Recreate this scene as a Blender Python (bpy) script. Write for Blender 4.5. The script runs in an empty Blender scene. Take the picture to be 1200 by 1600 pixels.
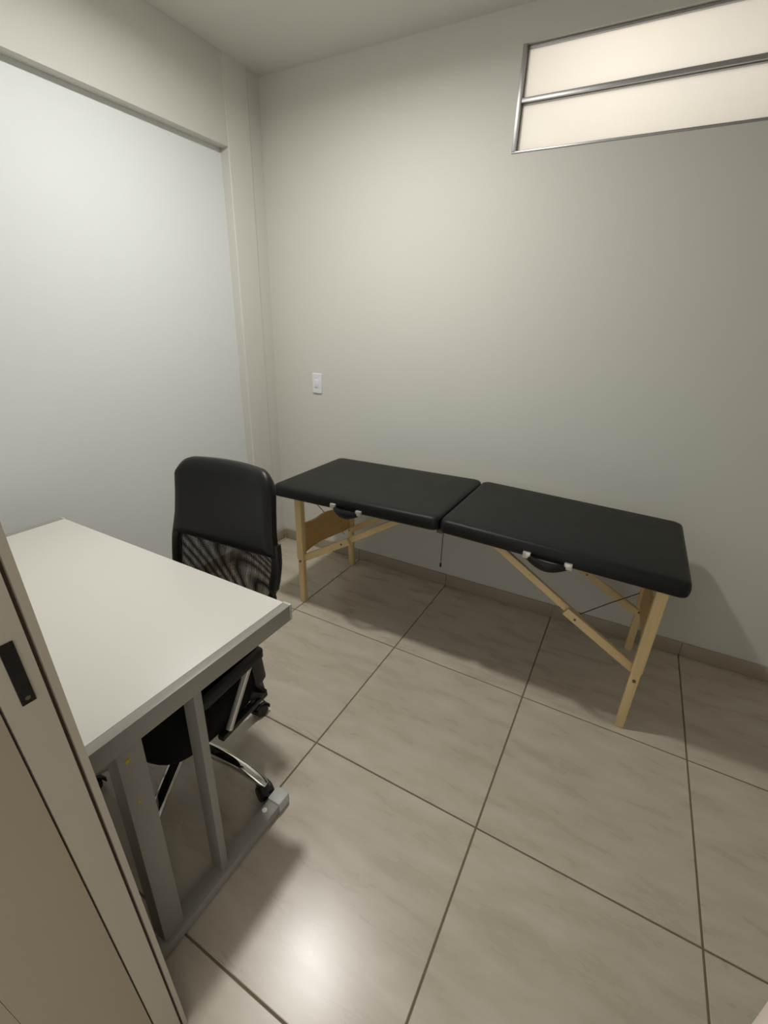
import bpy, bmesh, math, random
from mathutils import Vector, Matrix

random.seed(7)
scene = bpy.context.scene
col = scene.collection

# ------------------------------------------------------------------ camera
cam_data = bpy.data.cameras.new('camera')
cam = bpy.data.objects.new('camera', cam_data)
col.objects.link(cam)
CAM_H = 1.45
F_PX = 706.0                       # focal length in pixels of the 1200x1600 frame
cam_data.sensor_fit = 'VERTICAL'
cam_data.sensor_height = 24.0
cam_data.lens = 24.0 * F_PX / 1600.0
cam_data.clip_start = 0.01
# directions of the room's axes as seen by the camera (x right, y down, z forward)
_ey = Vector((1017 - 600, 522 - 800, F_PX)).normalized()
_ex = -Vector((-825 - 600, 458 - 800, F_PX)).normalized()
_ex = (_ex - _ey * _ex.dot(_ey)).normalized()
_ez = _ex.cross(_ey)
right = Vector((_ex[0], _ey[0], _ez[0]))
down = Vector((_ex[1], _ey[1], _ez[1]))
fwd = Vector((_ex[2], _ey[2], _ez[2]))
M = Matrix.Identity(4)
for i in range(3):
    M[i][0] = right[i]; M[i][1] = -down[i]; M[i][2] = -fwd[i]
M[0][3], M[1][3], M[2][3] = 0.0, 0.0, CAM_H
cam.matrix_world = M
scene.camera = cam

# ------------------------------------------------------------------ world and exposure
world = bpy.data.worlds.new('corridor_ambient'); scene.world = world
world.use_nodes = True
wb = world.node_tree.nodes['Background']
wb.inputs['Color'].default_value = (1.0, 0.985, 0.95, 1)
wb.inputs['Strength'].default_value = 0.95
scene.view_settings.view_transform = 'Standard'
scene.view_settings.look = 'None'
scene.view_settings.exposure = 0.27
scene.view_settings.gamma = 1.0
scene.view_settings.use_curve_mapping = False
LAMP_W = 15.0            # watts of the ceiling light
LAMP_STRENGTH = 40.0
LAMP_POS = (-1.11, 1.26, 2.555)
NEIGHBOUR_W = 6.3

# ------------------------------------------------------------------ material helpers
def lin(c):
    return tuple(((v / 255.0) / 12.92 if v / 255.0 <= 0.04045 else ((v / 255.0 + 0.055) / 1.055) ** 2.4) for v in c) + (1.0,)

def mat(name, rgb, rough=0.5, metal=0.0, spec=0.5, noise=0.0, nscale=8.0, bump=0.0, bscale=60.0, stretch=None, rvar=0.0, coat=0.0):
    m = bpy.data.materials.new(name); m.use_nodes = True
    nt = m.node_tree; n = nt.nodes; l = nt.links
    b = n['Principled BSDF']
    b.inputs['Base Color'].default_value = lin(rgb)
    b.inputs['Roughness'].default_value = rough
    b.inputs['Metallic'].default_value = metal
    b.inputs['Specular IOR Level'].default_value = spec
    b.inputs['Coat Weight'].default_value = coat
    tc = n.new('ShaderNodeTexCoord')
    mp = n.new('ShaderNodeMapping'); l.new(tc.outputs['Object'], mp.inputs['Vector'])
    if stretch: mp.inputs['Scale'].default_value = stretch
    if noise > 0 or rvar > 0:
        t = n.new('ShaderNodeTexNoise'); t.inputs['Scale'].default_value = nscale; t.inputs['Detail'].default_value = 5
        l.new(mp.outputs[0], t.inputs['Vector'])
        if noise > 0:
            mx = n.new('ShaderNodeMix'); mx.data_type = 'RGBA'
            base = lin(rgb)
            mx.inputs['A'].default_value = tuple(max(0, v * (1 - noise)) for v in base[:3]) + (1,)
            mx.inputs['B'].default_value = tuple(min(1, v * (1 + noise)) for v in base[:3]) + (1,)
            l.new(t.outputs['Fac'], mx.inputs['Factor']); l.new(mx.outputs['Result'], b.inputs['Base Color'])
        if rvar > 0:
            mr = n.new('ShaderNodeMapRange'); l.new(t.outputs['Fac'], mr.inputs['Value'])
            mr.inputs['To Min'].default_value = max(0, rough - rvar); mr.inputs['To Max'].default_value = rough + rvar
            l.new(mr.outputs[0], b.inputs['Roughness'])
    if bump > 0:
        t2 = n.new('ShaderNodeTexNoise'); t2.inputs['Scale'].default_value = bscale; t2.inputs['Detail'].default_value = 4
        l.new(tc.outputs['Object'], t2.inputs['Vector'])
        bp = n.new('ShaderNodeBump'); bp.inputs['Strength'].default_value = bump; bp.inputs['Distance'].default_value = 0.004
        l.new(t2.outputs['Fac'], bp.inputs['Height']); l.new(bp.outputs[0], b.inputs['Normal'])
    return m

def tile_material():
    m = bpy.data.materials.new('glazed_beige_porcelain'); m.use_nodes = True
    nt = m.node_tree; n = nt.nodes; l = nt.links; b = n['Principled BSDF']
    tc = n.new('ShaderNodeTexCoord'); oi = n.new('ShaderNodeObjectInfo')
    cmb = n.new('ShaderNodeCombineXYZ'); mul = n.new('ShaderNodeMath'); mul.operation = 'MULTIPLY'; mul.inputs[1].default_value = 37.0
    l.new(oi.outputs['Random'], mul.inputs[0]); l.new(mul.outputs[0], cmb.inputs[2]); l.new(mul.outputs[0], cmb.inputs[0])
    mp = n.new('ShaderNodeMapping'); mp.inputs['Rotation'].default_value = (0, 0, math.radians(28)); mp.inputs['Scale'].default_value = (1.0, 3.6, 1.0)
    l.new(tc.outputs['Object'], mp.inputs['Vector'])
    ad = n.new('ShaderNodeVectorMath'); ad.operation = 'ADD'; l.new(mp.outputs[0], ad.inputs[0]); l.new(cmb.outputs[0], ad.inputs[1])
    t = n.new('ShaderNodeTexNoise'); t.inputs['Scale'].default_value = 4.2; t.inputs['Detail'].default_value = 7; t.inputs['Roughness'].default_value = 0.55; t.inputs['Distortion'].default_value = 0.2
    l.new(ad.outputs[0], t.inputs['Vector'])
    cr = n.new('ShaderNodeValToRGB'); l.new(t.outputs['Fac'], cr.inputs[0])
    e = cr.color_ramp.elements
    e[0].position = 0.20; e[0].color = lin((176, 166, 149)); e[1].position = 0.72; e[1].color = lin((200, 192, 176))
    k = e.new(0.45); k.color = lin((187, 177, 160))
    l.new(cr.outputs[0], b.inputs['Base Color'])
    b.inputs['Roughness'].default_value = 0.2
    mr = n.new('ShaderNodeMapRange'); l.new(t.outputs['Fac'], mr.inputs['Value'])
    mr.inputs['To Min'].default_value = 0.24; mr.inputs['To Max'].default_value = 0.32
    l.new(mr.outputs[0], b.inputs['Roughness'])
    b.inputs['Specular IOR Level'].default_value = 0.62
    return m

def mesh_fabric():
    m = bpy.data.materials.new('black_open_weave_mesh'); m.use_nodes = True
    nt = m.node_tree; n = nt.nodes; l = nt.links; b = n['Principled BSDF']
    b.inputs['Base Color'].default_value = lin((22, 22, 21)); b.inputs['Roughness'].default_value = 0.6
    tc = n.new('ShaderNodeTexCoord'); sp = n.new('ShaderNodeSeparateXYZ'); l.new(tc.outputs['UV'], sp.inputs[0])
    def stripe(sock, freq):
        a = n.new('ShaderNodeMath'); a.operation = 'MULTIPLY'; a.inputs[1].default_value = freq; l.new(sock, a.inputs[0])
        f = n.new('ShaderNodeMath'); f.operation = 'FRACT'; l.new(a.outputs[0], f.inputs[0])
        g = n.new('ShaderNodeMath'); g.operation = 'GREATER_THAN'; g.inputs[1].default_value = 0.5; l.new(f.outputs[0], g.inputs[0])
        return g.outputs[0]
    p = n.new('ShaderNodeMath'); p.operation = 'MULTIPLY'
    l.new(stripe(sp.outputs[0], 200.0), p.inputs[0])
    k = n.new('ShaderNodeMath'); k.operation = 'MAXIMUM'; k.inputs[1].default_value = 0.42
    l.new(stripe(sp.outputs[1], 260.0), k.inputs[0]); l.new(k.outputs[0], p.inputs[1])
    tr = n.new('ShaderNodeBsdfTransparent'); mx = n.new('ShaderNodeMixShader')
    l.new(p.outputs[0], mx.inputs[0]); l.new(b.outputs[0], mx.inputs[1]); l.new(tr.outputs[0], mx.inputs[2])
    l.new(mx.outputs[0], n['Material Output'].inputs['Surface'])
    return m

def frosted():
    m = bpy.data.materials.new('frosted_window_glass'); m.use_nodes = True
    nt = m.node_tree; n = nt.nodes; l = nt.links; b = n['Principled BSDF']
    b.inputs['Base Color'].default_value = lin((225, 222, 216)); b.inputs['Roughness'].default_value = 0.25
    ts = n.new('ShaderNodeBsdfTranslucent'); ts.inputs['Color'].default_value = (0.93, 0.90, 0.86, 1)
    tc = n.new('ShaderNodeTexCoord'); w = n.new('ShaderNodeTexWave'); w.inputs['Scale'].default_value = 40; l.new(tc.outputs['Object'], w.inputs['Vector'])
    bp = n.new('ShaderNodeBump'); bp.inputs['Strength'].default_value = 0.15; bp.inputs['Distance'].default_value = 0.003
    l.new(w.outputs['Fac'], bp.inputs['Height']); l.new(bp.outputs[0], b.inputs['Normal'])
    mx = n.new('ShaderNodeMixShader'); mx.inputs[0].default_value = 0.8
    l.new(b.outputs[0], mx.inputs[1]); l.new(ts.outputs[0], mx.inputs[2])
    l.new(mx.outputs[0], n['Material Output'].inputs['Surface'])
    return m

def emis(name, rgb, strength):
    m = bpy.data.materials.new(name); m.use_nodes = True
    b = m.node_tree.nodes['Principled BSDF']
    b.inputs['Base Color'].default_value = (0.8, 0.8, 0.8, 1)
    b.inputs['Emission Color'].default_value = lin(rgb); b.inputs['Emission Strength'].default_value = strength
    return m

MT = dict(
    wall=mat('matt_beige_wall_paint', (213, 212, 204), 0.6, spec=0.35, noise=0.03, nscale=1.5, bump=0.10, bscale=35),
    recess=mat('white_wall_paint', (224, 227, 225), 0.55, spec=0.35, noise=0.02, nscale=1.2, bump=0.08, bscale=30),
    ceil=mat('satin_ceiling_paint', (222, 220, 214), 0.35, spec=0.5, noise=0.03, nscale=2, bump=0.05, bscale=20),
    tile=tile_material(),
    grout=mat('dark_beige_grout', (112, 100, 82), 0.85, noise=0.15, nscale=40),
    skirt=mat('beige_skirting_tile', (164, 153, 135), 0.28, noise=0.12, nscale=9, stretch=(1, 1, 3)),
    jamb=mat('warm_grey_door_frame_paint', (163, 155, 139), 0.45, noise=0.04, nscale=6, bump=0.04, bscale=50),
    jamb_shaded=mat('shade_browned_frame_paint', (143, 131, 112), 0.5, noise=0.05, nscale=6, bump=0.04, bscale=50),  # frame paint browned: shading of outer strip and casing put into the colour
    gap=mat('dark_brown_rebate_seal', (70, 56, 40), 0.9, noise=0.2, nscale=20),
    lock=mat('blackened_steel', (22, 21, 20), 0.35, metal=0.4, noise=0.4, nscale=60),
    door=mat('off_white_door_paint', (212, 198, 188), 0.4, noise=0.03, nscale=5),
    alu=mat('brushed_aluminium', (176, 176, 176), 0.38, metal=0.75, noise=0.08, nscale=30, stretch=(1, 1, 12)),
    glass=frosted(),
    plastic=mat('white_switch_plastic', (228, 230, 236), 0.35, noise=0.01, nscale=10),
    vinyl=mat('black_vinyl', (20, 21, 20), 0.47, spec=0.3, noise=0.12, nscale=9, bump=0.10, bscale=220, rvar=0.05),
    pine=mat('light_varnished_pine', (224, 197, 147), 0.42, noise=0.16, nscale=7, stretch=(9, 9, 1), bump=0.04, bscale=90),
    pineh=mat('light_varnished_pine_board', (224, 197, 147), 0.42, noise=0.16, nscale=7, stretch=(1, 9, 9), bump=0.04, bscale=90),
    ply=mat('amber_plywood', (204, 163, 100), 0.45, noise=0.14, nscale=6, stretch=(9, 1, 9)),
    steel=mat('bolt_steel', (120, 112, 96), 0.35, metal=0.9, noise=0.1, nscale=50),
    chrome=mat('polished_chrome', (225, 225, 222), 0.07, metal=1.0, noise=0.02, nscale=20),
    plate=mat('nickel_handle_plate', (215, 213, 205), 0.32, metal=0.55, noise=0.12, nscale=90),
    cable=mat('steel_cable', (96, 86, 66), 0.5, metal=0.3, noise=0.1, nscale=90),
    white=mat('white_laminate', (216, 214, 206), 0.42, noise=0.012, nscale=4),
    grey=mat('grey_powder_coated_steel', (148, 145, 136), 0.42, noise=0.05, nscale=9),
    greycap=mat('pale_grey_end_cap', (186, 188, 182), 0.5, noise=0.04, nscale=20),
    yellow=mat('yellow_adhesive_residue', (190, 170, 30), 0.6, noise=0.3, nscale=120),
    leather=mat('black_leatherette', (24, 24, 24), 0.42, spec=0.3, noise=0.1, nscale=12, bump=0.12, bscale=260),
    fabric=mat('black_upholstery', (20, 20, 20), 0.85, spec=0.2, noise=0.2, nscale=60, bump=0.1, bscale=300),
    bplastic=mat('black_chair_plastic', (17, 17, 17), 0.45, noise=0.1, nscale=20),
    armgrey=mat('satin_grey_metal', (190, 187, 178), 0.35, metal=0.5, noise=0.05, nscale=30),
    mesh=mesh_fabric(),
    bulb=emis('lit_opal_bulb', (255, 252, 244), LAMP_STRENGTH),
)

# ------------------------------------------------------------------ mesh helpers
def link(o, parent=None):
    col.objects.link(o)
    if parent is not None: o.parent = parent
    return o

def finish(name, bm, m, parent=None, smooth=False, loc=None, angle=40):
    bmesh.ops.recalc_face_normals(bm, faces=bm.faces[:])
    me = bpy.data.meshes.new(name); 
    if smooth:
        for f in bm.faces: f.smooth = True
        for e in bm.edges:
            if len(e.link_faces) == 2 and e.calc_face_angle(0) > math.radians(angle): e.smooth = False
    bm.to_mesh(me); bm.free()
    me.materials.append(m if not isinstance(m, str) else MT[m])
    o = bpy.data.objects.new(name, me)
    if loc is not None: o.location = loc
    return link(o, parent)

def tag(o, label, cat, group=None):
    o['label'] = label; o['category'] = cat
    if group: o['group'] = group
    return o

def struct(o, label=None):
    o['kind'] = 'structure'
    if label: o['label'] = label
    return o

def empty(name, loc=(0, 0, 0), rz=0.0):
    o = bpy.data.objects.new(name, None); o.empty_display_size = 0.1
    o.location = loc; o.rotation_euler = (0, 0, rz)
    return link(o)

def add_box(bm, lo, hi, bevel=0.0, seg=2):
    vs = [bm.verts.new((x, y, z)) for x in (lo[0], hi[0]) for y in (lo[1], hi[1]) for z in (lo[2], hi[2])]
    fs = [(0, 1, 3, 2), (4, 6, 7, 5), (0, 4, 5, 1), (2, 3, 7, 6), (0, 2, 6, 4), (1, 5, 7, 3)]
    faces = [bm.faces.new([vs[i] for i in f]) for f in fs]
    if bevel > 0:
        es = list({e for f in faces for e in f.edges})
        bmesh.ops.bevel(bm, geom=es, offset=bevel, segments=seg, profile=0.5, affect='EDGES')
    return vs

def box(name, lo, hi, m, parent=None, bevel=0.0, seg=2):
    bm = bmesh.new(); add_box(bm, lo, hi, bevel, seg)
    return finish(name, bm, m, parent, smooth=bevel > 0)

def loft(bm, rings, cap=True):
    R = [[bm.verts.new(p) for p in r] for r in rings]
    n = len(R[0])
    for a, b in zip(R, R[1:]):
        for i in range(n):
            j = (i + 1) % n
            bm.faces.new((a[i], a[j], b[j], b[i]))
    if cap:
        bm.faces.new(R[0][::-1]); bm.faces.new(R[-1])
    return R

def rrect(x0, x1, y0, y1, r, n=6):
    pts = []
    for cx, cy, a0 in ((x1 - r, y1 - r, 0), (x0 + r, y1 - r, 90), (x0 + r, y0 + r, 180), (x1 - r, y0 + r, 270)):
        for i in range(n + 1):
            a = math.radians(a0 + 90.0 * i / n)
            pts.append((cx + r * math.cos(a), cy + r * math.sin(a)))
    return pts

def frame_of(d):
    d = d.normalized()
    up = Vector((0, 0, 1)) if abs(d.z) < 0.95 else Vector((0, 1, 0))
    s = d.cross(up).normalized(); u = s.cross(d).normalized()
    return s, u

def add_sweep(bm, pts, rs, ru=None, n=12, cap=True, power=2.0):
    """tube along pts; rs = half widths sideways, ru = half heights"""
    pts = [Vector(p) for p in pts]
    if not isinstance(rs, (list, tuple)): rs = [rs] * len(pts)
    if ru is None: ru = rs
    if not isinstance(ru, (list, tuple)): ru = [ru] * len(pts)
    rings = []
    for i, p in enumerate(pts):
        d = (pts[min(i + 1, len(pts) - 1)] - pts[max(i - 1, 0)])
        s, u = frame_of(d)
        r = []
        for k in range(n):
            a = 2 * math.pi * k / n
            c, sn = math.cos(a), math.sin(a)
            c = math.copysign(abs(c) ** (2 / power), c); sn = math.copysign(abs(sn) ** (2 / power), sn)
            r.append(p + s * (rs[i] * c) + u * (ru[i] * sn))
        rings.append(r)
    loft(bm, rings, cap)

def tube(name, pts, rs, m, parent=None, ru=None, n=12, power=2.0):
    bm = bmesh.new(); add_sweep(bm, pts, rs, ru, n, True, power)
    return finish(name, bm, m, parent, smooth=True)

def add_cyl(bm, p0, p1, r, n=20, bevel=0.0):
    p0, p1 = Vector(p0), Vector(p1); d = (p1 - p0).normalized()
    s, u = frame_of(d)
    def ring(p, rr): return [p + s * (rr * math.cos(2 * math.pi * k / n)) + u * (rr * math.sin(2 * math.pi * k / n)) for k in range(n)]
    if bevel > 0:
        loft(bm, [ring(p0, r - bevel), ring(p0 + d * bevel, r), ring(p1 - d * bevel, r), ring(p1, r - bevel)])
    else:
        loft(bm, [ring(p0, r), ring(p1, r)])

def cyl(name, p0, p1, r, m, parent=None, n=20, bevel=0.0):
    bm = bmesh.new(); add_cyl(bm, p0, p1, r, n, bevel)
    return finish(name, bm, m, parent, smooth=True)

def beam(name, p0, p1, wy, h, m, parent, bevel=0.003, over=0.0):
    """rectangular batten from p0 to p1 in a plane of constant y: wy thick along y, h deep"""
    p0, p1 = Vector(p0), Vector(p1); d = (p1 - p0); L = d.length; d.normalize()
    yv = Vector((0, 1, 0)); yv = (yv - d * yv.dot(d)).normalized(); u = d.cross(yv)
    bm = bmesh.new(); add_box(bm, (-over, -wy / 2, -h / 2), (L + over, wy / 2, h / 2), bevel)
    T = Matrix(((d[0], yv[0], u[0], p0[0]), (d[1], yv[1], u[1], p0[1]), (d[2], yv[2], u[2], p0[2]), (0, 0, 0, 1)))
    o = finish(name, bm, m, parent, smooth=True)
    o.matrix_local = T
    return o

# ------------------------------------------------------------------ the room shell
YB = 2.285       # back wall
XC = -2.020      # face of the column and beam on the left
XR = -2.076      # white wall set back between them
XE = 1.25        # right wall (outside the picture)
YF0, YF1 = 0.018, 0.174   # the wall with the doorway
HC = 2.597
WX0, WX1, WZ0, WZ1 = -0.668, 0.40, 2.131, 2.478   # window opening

def wall_with_hole(name, x0, x1, z0, z1, y0, y1, hx0, hx1, hz0, hz1, m):
    bm = bmesh.new()
    xs = [x0, hx0, hx1, x1]; zs = [z0, hz0, hz1, z1]
    V = {}
    for yi, y in enumerate((y0, y1)):
        for i, x in enumerate(xs):
            for k, z in enumerate(zs): V[yi, i, k] = bm.verts.new((x, y, z))
    hole = hz0 > z0
    for yi in (0, 1):
        for i in range(3):
            for k in range(3):
                if i == 1 and k == 1: continue
                if k == 0 and not hole: continue
                bm.faces.new((V[yi, i, k], V[yi, i + 1, k], V[yi, i + 1, k + 1], V[yi, i, k + 1]))
    for (a, b) in (((1, 1), (2, 1)), ((2, 1), (2, 2)), ((2, 2), (1, 2)), ((1, 2), (1, 1))):
        if not hole and a[1] == 1 and b[1] == 1: continue
        bm.faces.new((V[0, a[0], a[1]], V[0, b[0], b[1]], V[1, b[0], b[1]], V[1, a[0], a[1]]))
    o = finish(name, bm, m)
    return struct(o)

wall_with_hole('wall_back', -2.2, XE + 0.1, -0.03, HC, YB, YB + 0.14, WX0, WX1, WZ0, WZ1, 'wall')

# left wall: white set-back field, framed by the beam above and the column at the corner
wl = struct(box('wall_left', (XR - 0.12, -0.9, -0.03), (XR, YB, HC), 'recess'))
box('beam', (XR, YF1, 2.236), (XC, 2.0268, HC), 'wall', wl, bevel=0.002)
bm = bmesh.new()
sec = [(XR, 2.027), (XC - 0.004, 2.027), (XC, 2.031), (XC, 2.183), (XC - 0.004, 2.192), (XC - 0.012, 2.2), (XC - 0.012, YB), (XR, YB)]
loft(bm, [[(x, y, z) for x, y in sec] for z in (0.0, HC)])
finish('column', bm, 'wall', wl)
struct(box('wall_right', (XE, YF1, -0.03), (XE + 0.1, YB, HC), 'wall'))
struct(box('ceiling', (-2.2, -0.9, HC), (XE + 0.1, YB + 0.14, HC + 0.08), 'ceil'))

# wall with the doorway the photograph is taken through
DX0, DX1, DZ = -0.60, 0.125, 2.12
wf = wall_with_hole('wall_front', -2.2, XE + 0.1, 0.0, HC, YF0, YF1, DX0 - 0.06, DX1 + 0.01, 0.0, DZ, 'wall')

# ------------------------------------------------------------------ floor
fl = struct(box('floor', (-2.2, -0.9, -0.03), (XE + 0.1, YB + 0.1, -0.002), 'grout'))
gx = [-2.2, -2.0 , -1.386, -0.774, -0.155, 0.449, 1.06, XE + 0.05]
gx[0] = XR; 
gy = [-0.9, -0.280, 0.350, 0.979, 1.609, YB]
G = 0.0027
tile_cache = {}
for i in range(len(gx) - 1):
    for j in range(len(gy) - 1):
        w = round(gx[i + 1] - gx[i], 3); d = round(gy[j + 1] - gy[j], 3)
        key = (w, d)
        if key not in tile_cache:
            bm = bmesh.new()
            bx, by = w / 2 - G, d / 2 - G; e = 0.0015
            loft(bm, [[(-bx, -by, -0.004), (bx, -by, -0.004), (bx, by, -0.004), (-bx, by, -0.004)],
                      [(-bx, -by, -e), (bx, -by, -e), (bx, by, -e), (-bx, by, -e)],
                      [(-bx + e, -by + e, 0), (bx - e, -by + e, 0), (bx - e, by - e, 0), (-bx + e, by - e, 0)]])
            bmesh.ops.recalc_face_normals(bm, faces=bm.faces[:])
            me = bpy.data.meshes.new('floor_tile'); bm.to_mesh(me); bm.free(); me.materials.append(MT['tile'])
            tile_cache[key] = me
        o = bpy.data.objects.new('floor_tile', tile_cache[key])
        o.location = ((gx[i] + gx[i + 1]) / 2, (gy[j] + gy[j + 1]) / 2, 0.0)
        link(o, fl)

# skirting tiles
def skirting(name, spans, axis):
    root = empty(name); struct(root)
    for a, b, c in spans:
        if axis == 'x': lo, hi = (a + 0.0012, c - 0.011, 0.001), (b - 0.0012, c, 0.074)
        else: lo, hi = (c, a + 0.0012, 0.001), (c + 0.011, b - 0.0012, 0.074)
        box('skirting_tile', lo, hi, 'skirt', root, bevel=0.002)
    return root
skirting('baseboard_back', [(max(XC, -2.01), gx[2], YB)] + [(gx[k], gx[k + 1], YB) for k in range(2, 6)] + [(1.06, XE, YB)], 'x')
skirting('baseboard_left', [(2.031, YB - 0.012, XC - 0.002)] + [(a, b, XR) for a, b in ((YF1, 0.35), (0.35, 0.979), (0.979, 1.609), (1.609, 2.026))], 'y')

# ------------------------------------------------------------------ window high in the back wall
win = empty('window_1', (0, 0, 0)); struct(win, 'high frosted window in a slim aluminium frame')
fy0, fy1 = YB - 0.004, YB + 0.034
def wbar(name, x0, x1, z0, z1, y0=fy0, y1=fy1, parent=win): return box(name, (x0, y0, z0), (x1, y1, z1), 'alu', parent, bevel=0.0015)
fw = 0.013
wbar('frame_side', WX0 - 0.004, WX0 + fw, WZ0, WZ1)
wbar('frame_side', WX1 - fw, WX1 + 0.004, WZ0, WZ1)
wbar('frame_top', WX0 + 0.001, WX1 - 0.001, WZ1 - 0.010, WZ1 - 0.0005, YB + 0.014)
wbar('frame_bottom', WX0 - 0.004, WX1 + 0.004, WZ0 - 0.003, WZ0 + 0.005)
ZM = 2.303
wbar('transom', WX0 + fw - 0.002, WX1 - fw + 0.002, ZM - 0.008, ZM + 0.008, YB + 0.000, YB + 0.034)
for z0, z1 in ((WZ0 + 0.004, ZM - 0.008), (ZM + 0.008, WZ1 - 0.008)):
    s = empty('sash'); s.parent = win
    pn = box('pane', (WX0 + fw + 0.006, YB + 0.022, z0 + 0.003), (WX1 - fw - 0.006, YB + 0.026, z1 - 0.003), 'glass', s)
    b1 = 0.006
    wbar('sash_bar', WX0 + fw, WX0 + fw + b1, z0, z1, YB + 0.012, YB + 0.032, s)
    wbar('sash_bar', WX1 - fw - b1, WX1 - fw, z0, z1, YB + 0.012, YB + 0.032, s)
    wbar('sash_bar', WX0 + fw, WX1 - fw, z0, z0 + 0.004, YB + 0.012, YB + 0.032, s)
    wbar('sash_bar', WX0 + fw, WX1 - fw, z1 - 0.004, z1, YB + 0.012, YB + 0.032, s)
# the room on the other side of the window: a pale wall and a lamp that lights the frosted panes
nb = struct(box('wall_1', (-2.2, YB + 1.30, 1.4), (XE + 0.1, YB + 1.4, HC + 0.6), 'recess'))
nl = bpy.data.lights.new('neighbour_lamp', 'POINT'); nl.energy = NEIGHBOUR_W; nl.color = (1.0, 0.93, 0.86); nl.shadow_soft_size = 0.08
nlo = bpy.data.objects.new('neighbour_lamp', nl); nlo.location = (-0.33, YB + 0.52, 2.40); link(nlo)

# ------------------------------------------------------------------ door frame (left of the camera) and open door (right)
TL = 0.95
TX, TY = 0.100 * TL, -0.073 * TL       # lean of the frame per metre of height, as pictured
def jamb_piece(name, sec, m, parent, z0=0.0, z1=2.12):
    bm = bmesh.new()
    loft(bm, [[(x + TX * (z - 1.10), y + TY * (z - 1.10), z) for x, y in sec] for z in (z0, z1)])
    return finish(name, bm, m, parent)
jf = empty('trim_1', (-0.66, 0.12, 0)); struct(jf, 'warm grey painted door frame with a black strike plate'); 
def jp(*a, **k):
    o = jamb_piece(*a, **k); o.parent = jf; o.matrix_parent_inverse = Matrix.Translation((0.66, -0.12, 0)); return o
JX = -0.476                            # face of the frame at latch height
JK = 0.793
def jsec(pts): return [(x, y * JK) for x, y in pts]
jp('frame_core', jsec([(JX - 0.20, 0.022), (JX - 0.006, 0.022), (JX - 0.006, 0.2125), (JX - 0.20, 0.2125)]), 'gap', None)
jp('stop_bead', jsec([(JX - 0.0055, 0.2025), (JX, 0.2025), (JX, 0.2128), (JX - 0.0055, 0.2128)]), 'jamb', None)
jp('rebate_strip', jsec([(JX - 0.0055, 0.1475), (JX, 0.1480), (JX, 0.1965), (JX - 0.0055, 0.1970)]), 'jamb', None)
jp('outer_strip', jsec([(JX - 0.0055, 0.004), (JX + 0.001, 0.004), (JX + 0.001, 0.1445), (JX - 0.0055, 0.1455)]), 'jamb_shaded', None)
jp('casing', jsec([(JX - 0.20, -0.010), (JX + 0.001, -0.010), (JX + 0.001, 0.0035), (JX - 0.20, 0.0035)]), 'jamb_shaded', None)
bm = bmesh.new()
pl0, pl1 = 1.082, 1.162
sx = lambda z: TX * (z - 1.10); sy = lambda z: TY * (z - 1.10)
pa, pb = 0.1665 * JK, 0.1825 * JK
loft(bm, [[(JX - 0.001 + sx(z), pa + sy(z), z), (JX + 0.0015 + sx(z), pa + sy(z), z), (JX + 0.0015 + sx(z), pb + sy(z), z), (JX - 0.001 + sx(z), pb + sy(z), z)] for z in (pl0, pl1)])
sp_ = finish('strike_plate', bm, 'lock', jf); sp_.matrix_parent_inverse = Matrix.Translation((0.66, -0.12, 0))
zz = pl0 + 0.008
cyl('screw_head', (JX + 0.001 + sx(zz), (pa + pb) / 2 + sy(zz), zz), (JX + 0.0025 + sx(zz), (pa + pb) / 2 + sy(zz), zz), 0.0025, 'steel', sp_)
jr = empty('trim_2', (0.15, 0.12, 0)); struct(jr, 'off-white painted right side of the door frame')
def jbox(name, lo, hi, m):
    o = box(name, lo, hi, m, jr, bevel=0.0015); o.matrix_parent_inverse = Matrix.Translation((-0.15, -0.12, 0)); return o
jbox('frame_core', (0.1185, 0.024, 0), (0.140, 0.1735, DZ), 'gap')
jbox('stop_bead', (0.1117, 0.135, 0), (0.119, 0.1745, DZ), 'door')
jbox('rebate_strip', (0.1155, 0.018, 0), (0.119, 0.131, DZ), 'door')
jbox('casing', (0.1117, 0.1745, 0), (0.166, 0.1835, DZ + 0.05), 'door')

# ------------------------------------------------------------------ ceiling lamp just above the picture
cl = empty('ceiling_lamp', (LAMP_POS[0], LAMP_POS[1], HC)); tag(cl, 'round white surface-mounted ceiling light with a lit opal diffuser', 'lamp')
cyl('housing', (0, 0, -0.020), (0, 0, 0), 0.100, 'plastic', cl, n=40, bevel=0.003)
def disc(r, z): return [(r * math.cos(2 * math.pi * k / 40), r * math.sin(2 * math.pi * k / 40), z) for k in range(40)]
bm = bmesh.new(); loft(bm, [disc(0.088, -0.019), disc(0.088, -0.030), disc(0.082, -0.038), disc(0.06, -0.042)])
finish('diffuser', bm, 'bulb', cl, smooth=True)
ll = bpy.data.lights.new('ceiling_light_beam', 'AREA'); ll.shape = 'DISK'; ll.size = 0.12; ll.energy = LAMP_W; ll.spread = math.radians(172)
ll.color = (1.0, 0.985, 0.955)
llo = bpy.data.objects.new('ceiling_light_beam', ll); llo.location = (0, 0, -0.0435); link(llo, cl)

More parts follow.
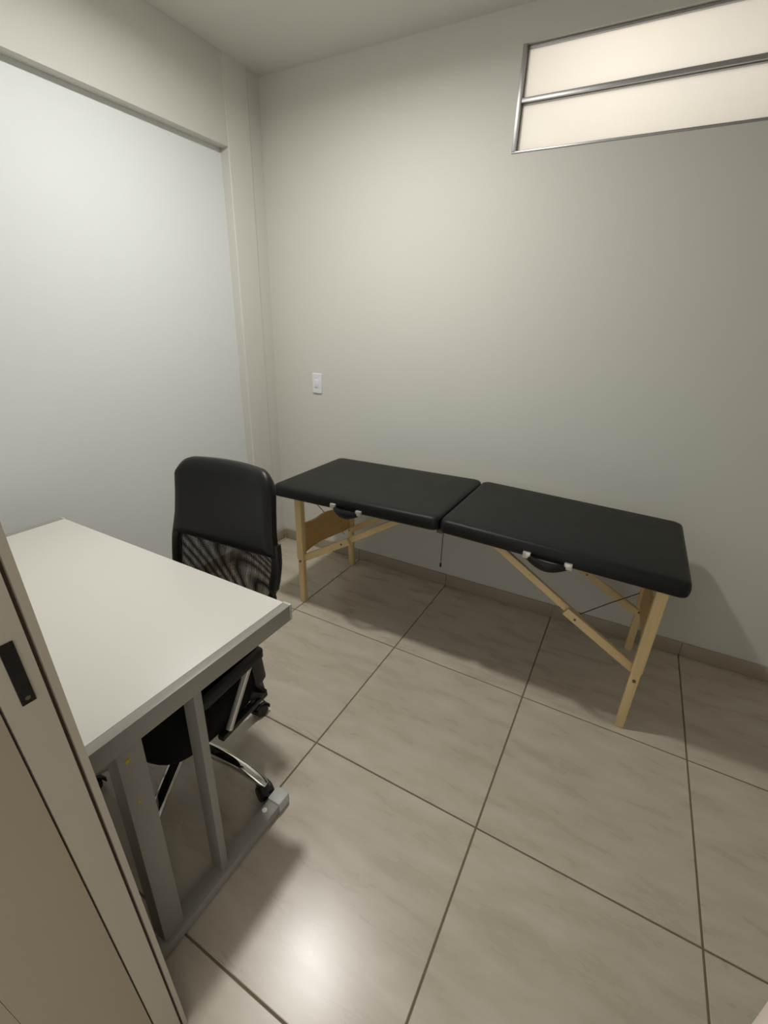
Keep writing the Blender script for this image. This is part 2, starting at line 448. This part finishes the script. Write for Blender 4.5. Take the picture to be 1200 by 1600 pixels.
# ------------------------------------------------------------------ light switch on the back wall
sw = empty('light_switch', (-1.703, YB, 1.110)); tag(sw, 'white plastic light switch plate on the beige back wall', 'switch')
bm = bmesh.new()
loft(bm, [[(x, y, z) for x, z in rrect(-a, a, -b, b, 0.006, 4)] for y, a, b in ((0.0, 0.0335, 0.058), (-0.006, 0.0335, 0.058), (-0.009, 0.030, 0.0545))])
finish('cover_plate', bm, 'plastic', sw, smooth=True, angle=30)
box('rocker', (-0.012, -0.0135, -0.022), (0.012, -0.008, 0.022), 'plastic', sw, bevel=0.002)
for z in (-0.044, 0.044): cyl('screw_cap', (0, -0.008, z), (0, -0.0105, z), 0.0035, 'plastic', sw, n=12)

# ------------------------------------------------------------------ folding massage table
tb = empty('massage_table', (-0.59, 1.9, 0)); tag(tb, 'folding massage table with black vinyl pads and pale pine legs', 'massage table')
inv = Matrix.Translation((0.59, -1.9, 0))
def T(o):
    o.parent = tb; o.matrix_parent_inverse = inv; return o
def pad(x0, x1, z0, z1, y0=1.578, y1=2.182, th=0.056):
    """upholstered half of the top; z0, z1 = height of the top at the two ends"""
    bm = bmesh.new(); rings = []
    prof = [(-0.058, 0.008), (-0.056, 0.002), (-0.048, 0.0), (-0.030, -0.001), (-0.013, 0.002), (-0.005, 0.007), (-0.001, 0.015), (0.0005, 0.028), (0.002, 0.07), (0.004, 0.14)]
    for dz, ins in prof:
        r = max(0.010, 0.034 - ins * 0.3)
        ring = []
        for x, y in rrect(x0 + ins, x1 - ins, y0 + ins, y1 - ins, r, 8):
            t = (x - x0) / (x1 - x0)
            ring.append((x, y, z0 + (z1 - z0) * t + dz))
        rings.append(ring)
    loft(bm, rings)
    return T(finish('padded_top', bm, 'vinyl', None, smooth=True, angle=60))
ZL, ZM_, ZR = 0.714, 0.736, 0.712
XL, XM, XR_ = -1.474, -0.592, 0.292
pad(XL, XM - 0.001, ZL, ZM_)
pad(XM + 0.001, XR_, ZM_, ZR)
def zbot(x):
    return (ZL + (ZM_ - ZL) * (x - XL) / (XM - XL) if x < XM else ZM_ + (ZR - ZM_) * (x - XM) / (XR_ - XM)) - 0.056
def table_leg(bx, by, tx, ty, bolt_z):
    zt = zbot(tx) + 0.004
    at = lambda z: (bx + (tx - bx) * z / zt, by + (ty - by) * z / zt)
    bm = bmesh.new()
    def ring(z, a, b):
        cx, cy = at(z); return [(cx + x, cy + y, z) for x, y in rrect(-a, a, -b, b, 0.004, 3)]
    loft(bm, [ring(0.27, 0.018, 0.016), ring(0.275, 0.0195, 0.0175), ring(zt - 0.001, 0.0195, 0.0175)])
    upper = T(finish('leg', bm, 'pine', None, smooth=True))
    bm = bmesh.new()
    def ring2(z, a, b):
        cx, cy = at(z); return [(cx + x, cy + y, z) for x, y in rrect(-a, a, -b, b, 0.004, 3)]
    loft(bm, [ring2(0.0, 0.014, 0.012), ring2(0.006, 0.0165, 0.0145), ring2(0.29, 0.0165, 0.0145)])
    low = T(finish('leg_extension', bm, 'pine', None, smooth=True))
    cx, cy = at(bolt_z)
    T(cyl('bolt', (cx, cy - 0.021, bolt_z), (cx, cy + 0.021, bolt_z), 0.006, 'steel', None, n=14, bevel=0.001))
table_leg(-1.396, 1.702, -1.394, 1.690, 0.26)
table_leg(-1.390, 2.190, -1.388, 2.150, 0.26)
table_leg(0.216, 1.655, 0.228, 1.672, 0.235)
table_leg(0.228, 2.200, 0.228, 2.150, 0.235)
def brace(p_leg, p_mid, p_top, rear=False):
    y = p_leg[1]
    a, m_, t = Vector(p_leg), Vector(p_mid), Vector(p_top)
    d1 = (m_ - a).normalized(); d2 = (t - m_).normalized()
    o1 = beam('brace_lower', a + Vector((0, 0.010, 0)), m_ + d1 * 0.035 + Vector((0, 0.010, 0)), 0.020, 0.036, 'pineh', None); 
    o2 = beam('brace_upper', m_ - d2 * 0.045 + Vector((0, -0.009, 0)) * (0 if rear else -1) * 0 + Vector((0, 0.030, 0)), t + Vector((0, 0.030, 0)), 0.019, 0.030, 'pineh', None)
    for o in (o1, o2): 
        o.parent = tb; o.matrix_parent_inverse = inv
    T(cyl('bolt', (m_[0] - d1[0] * 0.012, y - 0.003, m_[2] - d1[2] * 0.012), (m_[0] - d1[0] * 0.012, y + 0.044, m_[2] - d1[2] * 0.012), 0.005, 'steel', None, n=12))
brace((-1.388, 1.695, 0.272), (-1.130, 1.695, 0.430), (-0.760, 1.695, 0.668))
brace((0.214, 1.678, 0.258), (-0.036, 1.678, 0.407), (-0.440, 1.678, 0.664))
brace((-1.385, 2.150, 0.262), (-1.130, 2.150, 0.415), (-0.760, 2.150, 0.668), True)
brace((0.218, 2.150, 0.236), (-0.036, 2.150, 0.375), (-0.440, 2.150, 0.664), True)
# wavy end boards between the legs
def end_board(x):
    top = [(1.705, .474), (1.735, .470), (1.796, .463), (1.835, .463), (1.872, .468), (1.905, .469), (1.939, .465), (1.98, .457), (2.022, .445), (2.07, .434), (2.123, .423), (2.165, .418)]
    bot = [(1.705, .300), (1.745, .306), (1.789, .311), (1.84, .312), (1.891, .308), (1.95, .300), (2.012, .291), (2.09, .281), (2.165, .276)]
    loop = top + bot[::-1]
    bm = bmesh.new()
    loft(bm, [[(xx, y, z) for y, z in loop] for xx in (x - 0.006, x + 0.006)])
    return T(finish('end_board', bm, 'ply', None))
end_board(-1.392); end_board(0.228)
# carrying handles
def handle(xc, half, zc):
    y0 = 1.5785
    bm = bmesh.new()
    pts = []
    for i in range(13):
        t = i / 12.0; x = xc - half + 2 * half * t; s = math.sin(math.pi * t)
        pts.append((x, y0 - 0.004 - 0.016 * s, zc - 0.006 - 0.006 * t * 0.9 - 0.014 * s))
    ws = [0.010 + 0.009 * math.sin(math.pi * i / 12) for i in range(13)]
    add_sweep(bm, pts, [w * 0.5 for w in ws], ws, 10)
    h = T(finish('carry_handle', bm, 'leather', None, smooth=True))
    for s in (-1, 1):
        x = xc + s * half; z = zc - 0.003 * (s + 1)
        o = box('handle_plate', (x - 0.014, y0 - 0.012, z - 0.012), (x + 0.014, y0 + 0.003, z + 0.012), 'plate', None, bevel=0.002)
        o.parent = h
handle(-1.034, 0.068, 0.681)
handle(-0.158, 0.074, 0.678)
# steel cables and the loose cord under the hinge
T(tube('cable', [(-1.41, 1.74, 0.655), (-1.42, 1.95, 0.44), (-1.41, 2.13, 0.24)], 0.0022, 'cable', None, n=6))
T(tube('cable', [(-0.02, 1.72, 0.40), (0.09, 1.93, 0.375), (0.205, 2.145, 0.345)], 0.0022, 'cable', None, n=6))
T(tube('hanging_cord', [(-0.765, 2.13, 0.665), (-0.766, 2.135, 0.42), (-0.766, 2.138, 0.215)], 0.0025, 'cable', None, n=6))
T(cyl('cord_tip', (-0.766, 2.138, 0.198), (-0.766, 2.138, 0.218), 0.0055, 'bplastic', None, n=10))
T(box('hinge_rail', (XM - 0.012, 1.60, 0.664), (XM + 0.012, 2.16, 0.682), 'steel', None, bevel=0.001))

# ------------------------------------------------------------------ desk
DXL, DXR, DY0, DY1, DZT = -1.858, -0.722, 0.262, 0.820, 0.720
dk = empty('desk', ((DXL + DXR) / 2, (DY0 + DY1) / 2, 0)); tag(dk, 'white desk with grey steel end frames against the doorway wall', 'desk')
dinv = Matrix.Translation((-(DXL + DXR) / 2, -(DY0 + DY1) / 2, 0))
def D(o): o.parent = dk; o.matrix_parent_inverse = dinv; return o
RW = 0.026
D(box('desk_top', (DXL + RW, DY0, DZT - 0.024), (DXR - RW, DY1, DZT), 'white', None, bevel=0.0015))
for side, xo in ((1, DXR), (-1, DXL)):
    def sb(name, a, b, y0, y1, z0, z1, m='grey', bev=0.002):
        lo, hi = sorted((xo - side * a, xo - side * b))
        return D(box(name, (lo, y0, z0), (hi, y1, z1), m, None, bevel=bev))
    sb('edge_rail', 0.0, RW, DY0, DY1 - 0.003, DZT - 0.050, DZT)
    sb('rail_cap', -0.0005, RW + 0.0005, DY1 - 0.004, DY1 + 0.004, DZT - 0.0505, DZT + 0.0005, 'greycap', 0.001)
    sb('upright_post', 0.004, 0.046, 0.486, 0.508, 0.036, DZT - 0.049)
    lg = sb('wide_leg', 0.004, 0.048, 0.306, 0.360, 0.036, DZT - 0.049)
    sb('foot_rail', -0.008, 0.038, DY0 + 0.01, 0.715, 0.004, 0.037, bev=0.004)
    sb('foot_cap', -0.010, 0.040, 0.704, 0.754, 0.0, 0.044, 'greycap', 0.006)
    xm = xo - side * 0.022
    D(cyl('foot_screw', (xm, 0.672, 0.035), (xm, 0.672, 0.041), 0.008, 'plastic', None, n=16, bevel=0.001))
    if side == 1:
        for (y, z, r) in ((0.324, 0.640, 0.0065), (0.326, 0.520, 0.0045)):
            bm = bmesh.new()
            n = 11
            loft(bm, [[(xo - 0.004 + dx, y + r * k * (0.55 + 0.75 * random.random()) * math.cos(2 * math.pi * i / n), z + r * k * (0.55 + 0.75 * random.random()) * math.sin(2 * math.pi * i / n)) for i in range(n)] for dx, k in ((-0.0002, 1.0), (0.0012, 0.75))])
            o = finish('glue_mark', bm, 'yellow', None); o.parent = lg
for y in (0.34, 0.74):
    D(box('cross_bar', (DXL + RW, y, DZT - 0.050), (DXR - RW, y + 0.02, DZT - 0.0245), 'grey', None, bevel=0.001))

# ------------------------------------------------------------------ office chair
CH = (-1.090, 0.680)
YAW = math.radians(4.0)
ch = empty('office_chair', (CH[0], CH[1], 0), YAW)
tag(ch, 'black high-back office chair with mesh lower back on chrome star base', 'chair')
# star base
leg_angles = [math.radians(a) - YAW for a in (9, 82, 154, 226, 298)]
RL = 0.305
bm = bmesh.new()
add_cyl(bm, (0, 0, 0.085), (0, 0, 0.150), 0.034, 24, 0.004)
hub = finish('base_hub', bm, 'chrome', ch, smooth=True)
for a in leg_angles:
    dx, dy = math.cos(a), math.sin(a)
    prof = [(0.020, 0.128), (0.08, 0.124), (0.14, 0.117), (0.19, 0.108), (0.235, 0.095), (0.27, 0.080), (0.295, 0.067), (0.307, 0.058)]
    ws = [0.024, 0.023, 0.022, 0.021, 0.020, 0.0185, 0.016, 0.011]
    hs = [0.018, 0.0165, 0.0155, 0.0145, 0.0135, 0.012, 0.0105, 0.008]
    bl = tube('base_leg', [(r * dx, r * dy, z) for r, z in prof], ws, 'chrome', ch, ru=hs, n=14, power=2.6)
    # caster: two wheels and a hood
    cx, cy = 0.300 * dx, 0.300 * dy
    ca = a + random.uniform(-0.6, 0.6)
    tx, ty = -math.sin(ca), math.cos(ca)
    cs = finish('caster', (lambda b: (add_cyl(b, (cx, cy, 0.030), (cx, cy, 0.066), 0.009, 12), b)[1])(bmesh.new()), 'bplastic', ch, smooth=True)
    for s in (-1, 1):
        cyl('wheel', (cx + tx * s * 0.006, cy + ty * s * 0.006, 0.0255), (cx + tx * s * 0.024, cy + ty * s * 0.024, 0.0255), 0.0255, 'bplastic', cs, n=24, bevel=0.004)
    bm = bmesh.new()
    hp = []
    fx, fy = math.cos(ca), math.sin(ca)
    for i in range(9):
        t = math.radians(-10 + 200 * i / 8)
        hp.append((cx + fx * 0.030 * math.cos(t), cy + fy * 0.030 * math.cos(t), 0.0255 + 0.030 * math.sin(t)))
    add_sweep(bm, hp, 0.020, 0.0035, 8, True, 4)
    finish('caster_hood', bm, 'bplastic', cs, smooth=True)
cyl('column_cover', (0, 0, 0.145), (0, 0, 0.27), 0.026, 'bplastic', ch, n=24, bevel=0.002)
cyl('gas_column', (0, 0, 0.26), (0, 0, 0.36), 0.014, 'chrome', ch, n=20)
box('tilt_mechanism', (-0.09, -0.10, 0.330), (0.09, 0.13, 0.368), 'bplastic', ch, bevel=0.008)
# seat: thick rounded cushion
def superring(a, b, cy, z, p, n=48):
    r = []
    for k in range(n):
        t = 2 * math.pi * k / n; c, s = math.cos(t), math.sin(t)
        r.append((a * math.copysign(abs(c) ** (2 / p), c), cy + b * math.copysign(abs(s) ** (2 / p), s), z))
    return r
bm = bmesh.new()
rings = []
for z, k in ((0.358, 0.90), (0.360, 0.955), (0.372, 0.985), (0.39, 0.995), (0.415, 1.0), (0.435, 0.99), (0.452, 0.955), (0.462, 0.89), (0.467, 0.75), (0.466, 0.45)):
    ring = superring(0.262 * k, 0.232 * k, 0.01, z, 4.0)
    ring = [(x, y, zz - 0.045 * max(0, (-y - 0.10) / 0.12) ** 2) for x, y, zz in ring]
    ring = [(x * (1 - 0.30 * max(0.0, (y - 0.06) / 0.17) ** 1.3), y, zz) for x, y, zz in ring]
    rings.append(ring)
loft(bm, rings)
finish('seat', bm, 'fabric', ch, smooth=True, angle=75)
# arm rests: pad, grey slanted strut in front, black upright behind
for s in (-1, 1):
    X_ = s * 0.272
    bm = bmesh.new()
    loft(bm, [[(X_ + dx, y, z) for dx, y in rrect(-0.024 + i, 0.024 - i, -0.16 + i, 0.088 - i, 0.018, 5)] for z, i in ((0.532, 0.006), (0.536, 0.0), (0.556, 0.0), (0.564, 0.006), (0.567, 0.014))])
    ar = finish('armrest', bm, 'bplastic', ch, smooth=True)
    tube('arm_strut', [(X_, -0.062, 0.372), (X_, 0.050, 0.538)], 0.0095, 'armgrey', ar, ru=0.008, n=12, power=3)
    tube('arm_upright', [(X_, 0.060, 0.548), (X_, 0.070, 0.50), (X_, 0.078, 0.44), (X_ - s * 0.004, 0.078, 0.395), (X_ - s * 0.02, 0.062, 0.366)], 0.012, 'bplastic', ar, ru=0.024, n=10, power=3)
    tube('arm_bracket', [(X_ - s * 0.004, 0.10, 0.366), (X_ - s * 0.004, -0.09, 0.366)], 0.012, 'bplastic', ar, ru=0.010, n=8, power=3)
# backrest, viewed from its front: y grows away from the sitter
def hw(z):
    K = [(0.385, 0.092), (0.42, 0.118), (0.47, 0.155), (0.52, 0.192), (0.60, 0.238), (0.68, 0.247), (0.74, 0.247), (0.78, 0.238), (0.83, 0.229), (0.90, 0.224), (0.96, 0.222), (1.05, 0.218)]
    if z <= K[0][0]: return K[0][1]
    for (a, va), (b, vb) in zip(K, K[1:]):
        if z <= b: 
            return va + (vb - va) * (z - a) / (b - a)
    return K[-1][1]
def yc(z):
    return 0.232 + 0.02 * math.sin((z - 0.4) * 4.5) + 0.15 * (z - 0.40)
def back_pt(u, z, off=0.0):
    x = u * hw(z) * 0.915
    y = yc(z) - 0.035 * u * u + off
    return (x - 0.012 + 0.03 * (z - 0.6), y, z)
def sheet(name, z0f, z1f, off, th, m, parent, nu=24, nz=20, u0=-1.0, u1=1.0, puff=0.0, uv=None):
    bm = bmesh.new(); grid = []
    lay = bm.loops.layers.uv.new('UVMap') if uv else None
    for side in ((0,) if th == 0 else (0, 1)):
        g = []
        for i in range(nu + 1):
            u = (u0 + u1) / 2 - (u1 - u0) / 2 * math.cos(math.pi * i / nu)
            row = []
            za, zb = z0f(u), z1f(u)
            for k in range(nz + 1):
                t = k / nz; z = za + (zb - za) * t
                e = min(1.0, min(1 - abs(u), 1 - t, t * 1.5) * 7)
                e = max(0.0, e) ** 0.5
                o_ = off - (th / 2 * (0.35 + 0.65 * e) + puff * e if side == 0 else -(th / 2 * (0.35 + 0.65 * e)))
                row.append(bm.verts.new(back_pt(u, z, o_)))
            g.append(row)
        grid.append(g)
    def quad(a, b, c, d):
        f = bm.faces.new((a, b, c, d))
        if lay:
            for lp in f.loops:
                x, y, z = lp.vert.co
                lp[lay].uv = (x * math.cos(uv) - z * math.sin(uv) + 0.011 * math.sin(z * 11 + x * 6) * (1 if uv > 0 else -1), x * math.sin(uv) + z * math.cos(uv))
    for g in grid:
        for i in range(nu):
            for k in range(nz): quad(g[i][k], g[i + 1][k], g[i + 1][k + 1], g[i][k + 1])
    if len(grid) == 2:
        a, b = grid
        for i in range(nu):
            quad(a[i][0], a[i + 1][0], b[i + 1][0], b[i][0]); quad(a[i][nz], a[i + 1][nz], b[i + 1][nz], b[i][nz])
        for k in range(nz):
            quad(a[0][k], a[0][k + 1], b[0][k + 1], b[0][k]); quad(a[nu][k], a[nu][k + 1], b[nu][k + 1], b[nu][k])
    return finish(name, bm, m, parent, smooth=True, angle=70)
def top_edge(u):       # rounded upper corners
    a = abs(u); r = 0.30
    base = 1.026 - 0.006 * u * u
    if a > 1 - r:
        t = (a - (1 - r)) / r
        base -= 0.075 * (1 - math.sqrt(max(0.0, 1 - t * t)))
    return base
pad_bottom = lambda u: 0.752 - 0.022 * (1 - u * u) + 0.022 * (u < -2)
bk = sheet('backrest', pad_bottom, top_edge, 0.0, 0.046, 'leather', ch, 40, 24, puff=0.006)
mesh_top = lambda u: 0.760
mesh_bot = lambda u: 0.392
sheet('back_mesh', mesh_bot, mesh_top, -0.004, 0.0, 'mesh', bk, 24, 20, -0.93, 0.93, uv=0.05)
sheet('back_mesh', mesh_bot, mesh_top, 0.018, 0.0, 'mesh', bk, 24, 20, -0.93, 0.93, uv=-0.05)
for s in (-1, 1):
    pts = [back_pt(s * 0.965, z, 0.004) for z in [0.40 + 0.03 * i for i in range(14)]]
    tube('back_frame', pts, 0.016, 'bplastic', bk, ru=0.016, n=10, power=2.6)
tube('back_frame', [back_pt(u, 0.398, 0.006) for u in (-0.97, -0.6, -0.2, 0.2, 0.6, 0.97)], 0.018, 'bplastic', bk, ru=0.018, n=10, power=2.6)
tube('back_support', [(-0.0, 0.10, 0.352), (-0.01, 0.20, 0.350), (-0.01, 0.262, 0.372), (-0.012, 0.282, 0.41), (-0.012, 0.285, 0.44)], 0.030, 'bplastic', bk, ru=0.008, n=10, power=3)
